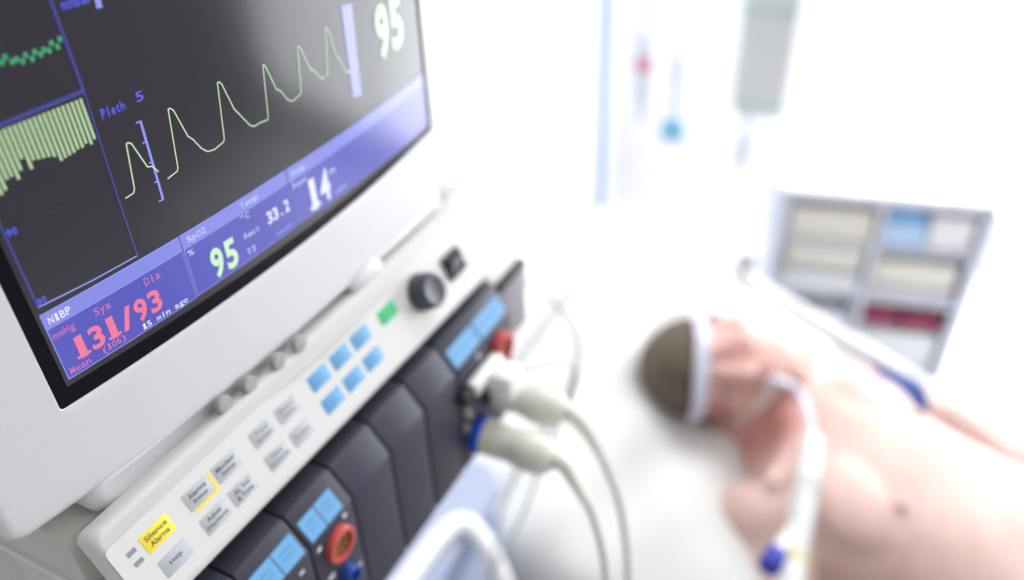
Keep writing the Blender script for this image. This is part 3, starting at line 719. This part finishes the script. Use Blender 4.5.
for s in (-1, 1):
    ell(bm, Hd(s*.040, .066, -.022), HX, (.024, .020, .022), 16)  # cheek bone
    ell(bm, Hd(s*.032, .078, .010), HX, (.016, .011, .011), 14)   # closed eye
    ell(bm, Hd(s*.078, -.012, -.012), HX, (.009, .018, .032), 16) # ear
    ell(bm, Hd(s*.013, .096, -.030), HX, (.008, .009, .008), 12)  # nostril wing
limb(bm, [Hd(0, .086, .018), Hd(0, .102, -.010), Hd(0, .108, -.026)], [.009, .011, .0125], 12)   # nose
ell(bm, Hd(0, .090, -.056), HX, (.024, .010, .007), 16); ell(bm, Hd(0, .088, -.067), HX, (.021, .010, .007), 16)   # lips
limb(bm, [Hd(0, -.018, -.05), P(0, -.045, -.012), P(0, .02, -.025)], [.060, .060, .075], 20)      # neck
# trunk
def ring(a, hw, up, dn, nc=0., e=2.4, n=40):
    out = []
    for i in range(n):
        t = 2*pi*i/n; c, s = cos(t), sin(t)
        l = hw*math.copysign(abs(c)**(2/e), c); q = (up if s > 0 else dn)*math.copysign(abs(s)**(2/e), s); out.append(P(l, a, nc+q))
    return out
loft(bm, [ring(-.055, .055, .045, .060), ring(-.030, .100, .058, .075), ring(.0, .160, .075, .092), ring(.04, .182, .092, .108), ring(.10, .186, .110, .118), ring(.16, .186, .116, .120), ring(.24, .183, .116, .118), ring(.32, .187, .124, .116),
          ring(.40, .192, .134, .114), ring(.48, .190, .122, .112), ring(.56, .182, .090, .112), ring(.62, .165, .06, .11)])
for s in (-1, 1):
    ell(bm, P(s*.092, .110, .0645), (PX, PA, PN), (.088, .085, .043), 22)   # chest muscle
    ell(bm, P(s*.105, .157, .1145), (PX, PA, PN), (.008, .008, .004), 10)  # nipple
    ell(bm, P(s*.170, .022, -.012), (PX, PA, PN), (.062, .078, .066), 22)  # shoulder
    limb(bm, [P(s*.02, -.005, .062), P(s*.15, -.01, .055)], [.012, .014], 10)  # collar bone
def hand(bm, w, d, side, up):
    d = d.normalized(); s = side.normalized()
    ell(bm, w+d*.050, (s, d, up), (.040, .056, .016), 18)
    for i, (o, ln) in enumerate(((-.030, .066), (-.010, .078), (.011, .072), (.030, .056))):
        b = w+d*.092+s*o*.95; m = b+d*ln*.5+s*o*.12; tip = b+d*ln*.92+s*o*.16-up*.018
        limb(bm, [b-d*.02, m, tip], [.0098, .0088, .0075], 10)
    b = w+d*.030-s*.030; limb(bm, [b, b+d*.032-s*.024-up*.004, b+d*.060-s*.030-up*.012], [.013, .0105, .0085], 10)
def arm(sh, el, wr, hd, side):
    limb(bm, [sh, sh.lerp(el, .3), sh.lerp(el, .6), el, el.lerp(wr, .25), el.lerp(wr, .6), wr], [.062, .056, .050, .043, .045, .036, .028], 18)
    hand(bm, wr, hd, side, Vector((0, 0, 1)))
sh = P(-.170, .030, -.015); el = sh+(-PX*.74+PA*.50-PN*.24).normalized()*.285; wr = Vector((.545, el.y-.24, hinge.z+.035))
arm(sh, el, wr, Vector((.02, -1, -.12)), Vector((1, 0, 0)))
sh2 = P(.186, .012, -.015); el2 = P(.335, .270, -.045); wr2 = P(.350, .520, -.075)
arm(sh2, el2, wr2, Vector((-.04, -1, -.30)), Vector((-1, 0, 0)))
# thighs under the sheet
for s in (-1, 1):
    hp = P(s*.09, .60, -.03); kn = Vector((XC+s*.12, hinge.y-.48, hinge.z+.065)); an = Vector((XC+s*.12, hinge.y-.90, hinge.z+.045))
    limb(bm, [hp, hp.lerp(kn, .5), kn, kn.lerp(an, .4), an], [.075, .070, .052, .048, .034], 16)
    limb(bm, [an, an+Vector((0, -.05, .05)), an+Vector((0, -.06, .10))], [.034, .03, .018], 12)
tmp_me = bpy.data.meshes.new('raw'); bm.to_mesh(tmp_me); bm.free()
raw = bpy.data.objects.new('raw', tmp_me); C.objects.link(raw)
md = raw.modifiers.new('r', 'REMESH'); md.mode = 'VOXEL'; md.voxel_size = .0055; md.use_smooth_shade = True
sm = raw.modifiers.new('s', 'SMOOTH'); sm.iterations = 10; sm.factor = .5
dg = bpy.context.evaluated_depsgraph_get(); dg.update()
me = bpy.data.meshes.new_from_object(raw.evaluated_get(dg)); bpy.data.objects.remove(raw)
me.materials.clear(); me.materials.append(SK)
me.polygons.foreach_set('use_smooth', [True]*len(me.polygons)); me.name = 'person'
org = P(0, .6, -.1); me.transform(Matrix.Translation(-org))
man = bpy.data.objects.new('person', me); C.objects.link(man); man.location = org
tag(man, 'bare-chested person with short brown hair lying face up on the bed', 'person')
bvh = BVHTree.FromPolygons([v.co+org for v in me.vertices], [p.vertices for p in me.polygons])
# hair: shell over the scalp
bm = bmesh.new(); nu, nv = 64, 40; grid = {}
def scalp(d):   # d in head axes -> is hair here
    s, f, c = d
    if c > .34: return True
    if c > .10: return f < .34+.6*(c-.1)
    return c > -.30-.10*max(0, -f) and f < (.16 if c > -.02 else -.02 if c > -.15 else -.30)
for j in range(nv+1):
    ph = pi*j/nv
    for i in range(nu):
        th = 2*pi*i/nu; d = (sin(ph)*cos(th), sin(ph)*sin(th), cos(ph))
        if not scalp(d): continue
        w = HS*d[0]+HF*d[1]+HC*d[2]; o = Hd(0, -.012, .015)
        hit = bvh.ray_cast(o+w*.4, -w)
        if hit[0] is None: continue
        grid[(i, j)] = hit[0]+w*(.0085+.002*random.random())
vv = {k: bm.verts.new(p) for k, p in grid.items()}
for j in range(nv):
    for i in range(nu):
        q = [(i, j), ((i+1) % nu, j), ((i+1) % nu, j+1), (i, j+1)]
        if j == 0: q = [(i, 0), ((i+1) % nu, 1), (i, 1)]
        q = [vv[k] for k in q if k in vv]
        if len(q) >= 3:
            try: bm.faces.new(q)
            except ValueError: pass
bmesh.ops.recalc_face_normals(bm, faces=bm.faces)
ex = bmesh.ops.solidify(bm, geom=bm.faces[:], thickness=.008)
obj('hair', bm, M['hair'], man, ang=180)
# mouth and eye lines, laid on the face
def on_face(pts, off, w, m, name, r):
    out = []
    for s, c in pts:
        hit = bvh.ray_cast(Hd(s, .25, c), -HF); out.append((hit[0] if hit[0] else Hd(s, .09, c))+HF*off)
    bm = bmesh.new(); tube(bm, out, r, 8, 4); return obj(name, bm, m, man)
for s in (-1, 1):
    on_face([(s*.018, .006), (s*.028, .003), (s*.040, .004), (s*.046, .007)], .0003, 0, M['eye'], 'eyelashes', .0016)
    on_face([(s*.014, .026), (s*.030, .031), (s*.048, .026)], .001, 0, M['hair'], 'eyebrow', .0035)
on_face([(-.022, -.060), (-.008, -.061), (.008, -.061), (.022, -.060)], .0003, 0, M['lips'], 'lips', .0035)

# straps around the head: ribbons that hug the skin
def band(name, pts_dir, width, m, label, lift=.009, closed=False):
    """pts_dir: list of (s,f,c) points outside the head, projected inward towards the head axis"""
    L, Rr = [], []; PP = smooth_path(pts_dir, 10)
    W = []
    for p in PP:
        s, f, c = p; out = (HS*s+HF*f).normalized(); hit = bvh.find_nearest(Hd(s*1.12, f*1.12, c))
        q = hit[0]; W.append(q+((Hd(s*1.6, f*1.6, c)-q).normalized())*lift)
    for _ in range(2): W = [W[0]]+[(W[i-1]+W[i]*2+W[i+1])/4 for i in range(1, len(W)-1)]+[W[-1]]
    bm = bmesh.new(); top = []
    for i, p in enumerate(W):
        d = (W[min(i+1, len(W)-1)]-W[max(i-1, 0)]).normalized(); n = (p-(PH+HC*(p-PH).dot(HC))).normalized(); b = d.cross(n).normalized()
        top.append([p+b*width/2, p-b*width/2, p-b*width/2-n*.003, p+b*width/2-n*.003])
    loft(bm, [[Vector(x) for x in r] for r in top])
    return tag(obj(name, bm, m, None, tuple(PH)), label, 'strap')
band('head_strap', [(.085*sin(2*pi*k/14), -.012+.09*-cos(2*pi*k/14), .040) for k in range(15)], .020, M['strap'], 'pale lilac strap running round the patient\'s head at the hairline', .011)
band('tie_tape', [(.0, -.095, .018), (-.040, -.085, .012), (-.068, -.055, .002), (-.076, -.010, -.014), (-.068, .035, -.034), (-.045, .066, -.052), (-.010, .094, -.062)], .015, M['tape'], 'beige tie tape running across the cheek to the breathing tube', .004)
mouth = bvh.ray_cast(Hd(-.004, .25, -.061), -HF)[0]
# breathing tube
vt = thing('breathing_tube', tuple(mouth), 'white breathing tube from the mouth over the shoulder, ending in a dark blue cap', 'breathing tube')
path = [mouth-HF*.008, mouth+HF*.030, Vector((.858, -.212, -.625)), Vector((.815, -.238, -.628)), Vector((.775, -.253, -.637))]
bm = bmesh.new(); tube(bm, path, .0062, 14, 8); obj('thin_tube', bm, M['tube'], vt)
p2 = [Vector((.778, -.2525, -.636)), Vector((.735, -.259, -.642)), Vector((.692, -.263, -.649)), Vector((.640, -.268, -.648)), Vector((.590, -.270, -.647)), Vector((.52, -.275, -.66)), Vector((.44, -.28, -.75)), Vector((.40, -.29, -.92)), Vector((.40, -.25, -1.15)), Vector((.40, -.1, -1.25))]
bm = bmesh.new(); tube(bm, p2, lambda q: .0155+.0012*sin(q*520) if q > .18 else .0135+q*.01, 16, 40); obj('corrugated_hose', bm, M['vent'], vt)
bm = bmesh.new(); d = Vector((.548, -.251, -.641)); e = Vector((.62, -.268, -.645)); ax = (d-e).normalized()
lathe(bm, e+Vector((0, .004, .0)), ax, [(0, .009), (.03, .0105), (.062, .0105)], 20); obj('side_port', bm, M['vent'], vt)
bm = bmesh.new(); lathe(bm, e+ax*.050+Vector((0, .004, 0)), ax, [(0, .0130), (.003, .0145), (.026, .0145), (.030, .0120), (.031, 0)], 24); o = obj('end_cap', bm, M['bluecap'], vt); o['label'] = 'dark blue cap'
bm = bmesh.new(); q = Vector((.575, -.2705, -.647)); lathe(bm, q, Vector((-1, 0, 0)), [(0, .0165), (.001, .0175), (.008, .0175), (.009, .0165)], 24); obj('yellow_collar', bm, M['yellowring'], vt)
# blue cuff on the far arm
bm = bmesh.new(); c0 = sh2.lerp(el2, .40); c1 = sh2.lerp(el2, .78)
lathe(bm, c0, c1-c0, [(0, .053), (0, .0575), (.004, .059), ((c1-c0).length-.004, .055), ((c1-c0).length, .053), ((c1-c0).length, .049)], 36)
tag(obj('arm_cuff', bm, M['cuff'], None, tuple(c0)), 'dark blue cuff wrapped round the patient\'s far upper arm', 'cuff')

# ------------------------------------------------------------------ supply cart behind the bed
SC = thing('supply_cart', (1.72, -.24, ZF), 'grey open-fronted supply cart with shelves, standing behind the bed', 'supply cart')
CW, CD, CH = .45, .34, 1.045
yaw = R(13); uy = Vector((sin(yaw), -cos(yaw), 0)); ux = Vector((cos(yaw), sin(yaw), 0)); CO = Vector((1.60, -.045, ZF))
def cbox(bm, a, b, bev=.003): # (along width, depth, height)
    add_box(bm, (a[1], -b[0], a[2]), (b[1], -a[0], b[2]), bev, 1, 0, Matrix.Translation(CO) @ Matrix.Rotation(yaw, 4, 'Z'))
bm = bmesh.new()
cbox(bm, (0, 0, .10), (.022, CD, CH)); cbox(bm, (CW-.022, 0, .10), (CW, CD, CH)); cbox(bm, (0, CD-.01, .10), (CW, CD, CH)); cbox(bm, (0, 0, CH-.024), (CW, CD, CH-.006)); cbox(bm, (0, 0, .08), (CW, CD, .11))
obj('frame', bm, M['cartgrey'], SC)
bm = bmesh.new(); cbox(bm, (-.004, .002, CH-.006), (CW+.004, CD, CH+.004)); obj('top', bm, M['white'], SC)
bm = bmesh.new(); cbox(bm, (CW/2-.007, .004, .11), (CW/2+.007, CD-.01, CH-.028)); obj('divider', bm, M['cartpale'], SC)
levels = [.30, .565, .77, .912]
for z in levels:
    bm = bmesh.new(); cbox(bm, (.022, .003, z-.008), (CW-.022, CD-.01, z)); obj('shelf', bm, M['cartpale'], SC)
for w in (.03, CW-.05):
    for d in (.04, CD-.04):
        p = CO+uy*w+ux*d; bm = bmesh.new(); lathe(bm, (p.x-.012, p.y, ZF+.04), (1, 0, 0), [(0, .034), (.002, .04), (.022, .04), (.024, .034)], 20); add_box(bm, (p.x-.015, p.y-.015, ZF+.065), (p.x+.015, p.y+.015, ZF+.085)); obj('caster', bm, M['smoke'], SC)
def bin_(x0, x1, z, h, m, label, name='storage_bin', cat='bin', grp='bins and boxes on the supply cart', d0=.02, lip=True):
    bm = bmesh.new()
    if lip:
        t = .006
        cbox(bm, (x0, d0, z), (x1, d0+t, z+h*.85), .002); cbox(bm, (x0, d0, z), (x0+t, CD-.03, z+h), .002); cbox(bm, (x1-t, d0, z), (x1, CD-.03, z+h), .002); cbox(bm, (x0, CD-.036, z), (x1, CD-.03, z+h), .002); cbox(bm, (x0, d0, z), (x1, CD-.03, z+.006), .002)
        cbox(bm, (x0+.012, d0+.02, z+h*.66), (x1-.012, CD-.05, z+h*.80), .01)
    else: cbox(bm, (x0, d0, z), (x1, CD-.04, z+h), .004)
    p = CO+uy*((x0+x1)/2)+ux*(CD/2)+Vector((0, 0, z))
    tag(obj(name, bm, M[m], None, tuple(p)), label, cat, grp)
xm = CW/2; L0, L1, R0, R1 = .028, xm-.012, xm+.012, CW-.028
bin_(L0, L1, .913, .095, 'bin_cream', 'cream bin on the top shelf, left compartment of the supply cart')
bin_(R0, R0+.088, .913, .060, 'bin_sky', 'pale blue box on the top shelf of the supply cart', 'carton', 'box', lip=False)
bin_(R0+.005, R0+.080, .974, .032, 'bin_blue', 'flat mid-blue box lying on the pale blue box', 'carton', 'box', lip=False)
bin_(R0+.093, R1, .913, .085, 'bin_white', 'white box beside the pale blue box on the top shelf', 'carton', 'box', lip=False)
bin_(L0, L1, .771, .058, 'bin_white', 'white bin under the cream bin tray, second shelf of the supply cart')
bin_(L0+.004, L1-.004, .831, .060, 'bin_cream', 'cream box lying on the white bin of the second shelf', 'carton', 'box', lip=False)
bin_(R0, R1, .771, .032, 'bin_grey', 'low grey bin holding up a wide cream box', lip=True)
bin_(R0+.002, R1-.006, .805, .066, 'bin_cream', 'wide cream box under the blue and white boxes', 'carton', 'box', lip=False)
bin_(L0, L1, .566, .175, 'bin_grey', 'grey bin on the third shelf, left compartment of the supply cart')
bin_(R0, R1, .566, .120, 'bin_white', 'white bin under two dark red packs, third shelf of the supply cart')
bin_(R0+.002, R0+.078, .688, .034, 'bin_red', 'dark red pack on the white bin, left of the two', 'pack', 'pack', lip=False)
bin_(R0+.088, R1-.006, .688, .030, 'bin_red', 'dark red pack on the white bin, right of the two', 'pack', 'pack', lip=False)
bin_(L0, L1, .301, .14, 'bin_grey', 'grey bin on the lowest shelf of the supply cart')
bin_(R0, R1, .301, .14, 'bin_white', 'white bin on the lowest shelf of the supply cart')

# ------------------------------------------------------------------ drip stand with what hangs on it
ds = thing('drip_stand', (1.52, .345, ZF), 'pale blue drip stand pole beside the head of the bed', 'drip stand')
bx, by = 1.52, .362
bm = bmesh.new(); tube(bm, [(bx, by, ZF+.10), (bx, by, .40)], .0125, 14, 1); obj('pole', bm, M['pole'], ds)
bm = bmesh.new(); tube(bm, [(bx, by-.37, .36), (bx, by-.33, .39), (bx, by-.15, .395), (bx, by+.15, .395), (bx, by+.2, .36)], .006, 10, 5); obj('cross_arm', bm, M['pole'], ds)
for k in range(5):
    a = 2*pi*k/5+.3; bm = bmesh.new(); tube(bm, [(bx, by, ZF+.12), (bx+.14*cos(a), by+.14*sin(a), ZF+.10), (bx+.22*cos(a), by+.22*sin(a), ZF+.06)], .012, 10, 4); lg = obj('leg', bm, M['pole'], ds)
    bm = bmesh.new(); lathe(bm, (bx+.22*cos(a)-.01, by+.22*sin(a), ZF+.03), (1, 0, 0), [(0, .025), (.002, .03), (.018, .03), (.02, .025)], 18); obj('caster', bm, M['smoke'], lg)
bm = bmesh.new(); add_box(bm, (bx-.03, by-.03, -1.02), (bx+.03, by+.03, -.93), .01); obj('clamp', bm, M['pole'], ds)
# infusion bag
yb = .024; xb = 1.52
ib = thing('infusion_bag', (xb, yb, -.50), 'grey infusion bag with a green band at top and bottom', 'infusion bag')
def bagloops(z0, z1, hw, th, k=10):
    out = []
    for i in range(k+1):
        v = i/k; z = z0+(z1-z0)*v; e = (1-abs(2*v-1)**6)
        out.append([Vector((xb+th*(.25+.75*e)*math.copysign(abs(sin(t))**.8, sin(t)), yb+hw*(.82+.18*e)*math.copysign(abs(cos(t))**.5, cos(t)), z)) for t in [2*pi*j/28 for j in range(28)]])
    return out
bm = bmesh.new(); loft(bm, bagloops(-.505, -.20, .055, .017)); obj('pouch', bm, M['bag'], ib)
for z, name in ((-.487, 0), (-.298, 1)):
    bm = bmesh.new(); lo = bagloops(-.505, -.20, .0562, .0182, 40); sel = [L for L in lo if z-.001 <= L[0].z <= z+.018]; loft(bm, sel, False, False); obj('green_band', bm, M['baggreen'], ib)
bm = bmesh.new(); tube(bm, [(xb, yb-.03, -.205), (xb, yb-.015, -.17), (xb, yb, .10), (xb, yb, .34), (xb, yb+.004, .385)], .003, 8, 4); obj('hanger', bm, M['metal'], ib)
bm = bmesh.new(); lathe(bm, (xb, yb+.015, -.503), (0, 0, -1), [(0, .010), (.02, .009), (.022, .006), (.05, .006), (.052, .013), (.085, .013), (.10, .006), (.104, 0)], 20); obj('drip_chamber', bm, M['chamber'], ib)
bm = bmesh.new(); lathe(bm, (xb, yb+.018, -.585), (0, 0, -1), [(0, .012), (.012, .016), (.034, .014), (.042, .004)], 18); obj('outlet_port', bm, M['bin_grey'], ib)
bm = bmesh.new(); tube(bm, [(xb, yb+.018, -.625), (xb-.02, yb+.02, -.72), (xb-.08, yb+.0, -.80), (1.36, .0, -.86)], .0022, 8, 6); obj('line', bm, M['chamber'], ib)
# second line: drip chamber with cyan cap
yc = .201
dc = thing('drip_line', (xb, yc, -.60), 'thin drip line with a cyan capped chamber hanging from the drip stand', 'drip line')
bm = bmesh.new(); tube(bm, [(xb, yc, .392), (xb, yc, .1), (xb, yc-.004, -.20), (xb, yc-.004, -.42)], .0035, 8, 5); obj('line', bm, M['chamber'], dc)
bm = bmesh.new(); lathe(bm, (xb, yc-.004, -.40), (0, 0, -1), [(0, .004), (.006, .012), (.05, .012), (.07, .008), (.15, .007), (.155, .016)], 20); obj('chamber', bm, M['chamber'], dc)
bm = bmesh.new(); lathe(bm, (xb, yc-.004, -.545), (0, 0, -1), [(0, .014), (.012, .026), (.034, .027), (.042, .022), (.044, 0)], 22); o = obj('cap', bm, M['cyan'], dc); o['label'] = 'cyan cap'
# syringe-like valve with a red mark
ys = .272
sy = thing('flow_valve', (xb, ys, -.47), 'pale lilac flow valve with a red mark hanging beside the drip stand pole', 'valve')
bm = bmesh.new(); lathe(bm, (xb, ys, -.36), (0, 0, -1), [(0, .005), (.01, .014), (.15, .014), (.16, .008), (.20, .007), (.203, 0)], 20); obj('barrel', bm, M['chamber'], sy)
bm = bmesh.new(); lathe(bm, (xb, ys, -.415), (0, 0, -1), [(0, .0145), (.002, .017), (.028, .017), (.030, .0145)], 20); obj('red_mark', bm, M['red_dot'], sy)
bm = bmesh.new(); tube(bm, [(xb, ys, -.355), (xb, ys+.002, 0), (xb, ys, .392)], .003, 8, 4); obj('cord', bm, M['chamber'], sy)
# small dark clip on the far head corner of the bed
bm = bmesh.new(); add_box(bm, (1.335, -.052, -.756), (1.368, -.012, -.742), .004, 2); add_box(bm, (1.340, -.040, -.772), (1.346, -.024, -.750), .002); add_box(bm, (1.356, -.040, -.772), (1.362, -.024, -.750), .002)
tag(obj('rail_clip', bm, M['clip'], None, (1.352, -.03, -.76)), 'small grey clip on the far rail near the patient\'s head', 'clip')

# ------------------------------------------------------------------ light
def area(name, loc, target, size, sy, power, col=(1, 1, 1)):
    l = bpy.data.lights.new(name, 'AREA'); l.shape = 'RECTANGLE'; l.size = size; l.size_y = sy; l.energy = power; l.color = col
    o = bpy.data.objects.new(name, l); C.objects.link(o); o.location = loc
    o.rotation_euler = (Vector(target)-Vector(loc)).to_track_quat('-Z', 'Y').to_euler(); return o
area('window_daylight', (3.1, -1.35, .1), (.9, -.5, -.7), 2.4, 1.5, 35, (.95, .98, 1))
area('background_fill', (1.9, -.2, 1.9), (1.6, -.1, -.8), 1.6, 1.6, 62)  # unseen fill light added to wash out the background walls
area('front_fill', (.7, -2.2, 1.5), (.2, 0, -.05), 1.6, 1.6, 11, (1, .99, .97))  # added fill without a fixture, brightens the monitor and key panel fronts
area('bed_fill', (.3, -1.5, 1.9), (1.1, -.3, -.8), 1.2, 1.2, 11)  # soft fill added over the bed to lift the shaded side of the rail
w = bpy.data.worlds.new('room_air'); bpy.context.scene.world = w; w.use_nodes = True
w.node_tree.nodes['Background'].inputs['Color'].default_value = (.97, .98, 1, 1); w.node_tree.nodes['Background'].inputs['Strength'].default_value = .46

# ------------------------------------------------------------------ camera
cd = bpy.data.cameras.new('camera'); cam = bpy.data.objects.new('camera', cd); C.objects.link(cam)
rt = Vector((.453, -.534, .714)); X = Vector((.4534, -.8906, -.0338))
import mathutils
Fp = 830.
def unit(v): return Vector(v).normalized()
Xc = unit((1039-512, -331-290, Fp)); Zd = Vector((560-512, 1440-290, Fp)); Zd = unit(Zd-Xc*Zd.dot(Xc)); Zc = -Zd; Yc = Zc.cross(Xc)
# rows of the world->camera matrix (x right, y down, z forward)
right = Vector((Xc.x, Yc.x, Zc.x)); down = Vector((Xc.y, Yc.y, Zc.y)); fwd = Vector((Xc.z, Yc.z, Zc.z))
m = Matrix((( right.x, -down.x, -fwd.x, 0), (right.y, -down.y, -fwd.y, 0), (right.z, -down.z, -fwd.z, 0), (0, 0, 0, 1)))
cam.matrix_world = Matrix.Translation((-.1303, -.2761, .2245)) @ m
cd.sensor_width = 36; cd.sensor_fit = 'HORIZONTAL'; cd.lens = Fp/1024*36
cd.clip_start = .02; cd.clip_end = 50
cd.dof.use_dof = True; cd.dof.focus_distance = .338; cd.dof.aperture_fstop = 3.1
sc = bpy.context.scene; sc.camera = cam
sc.view_settings.view_transform = 'Standard'; sc.view_settings.look = 'None'; sc.view_settings.exposure = 0; sc.view_settings.gamma = 1
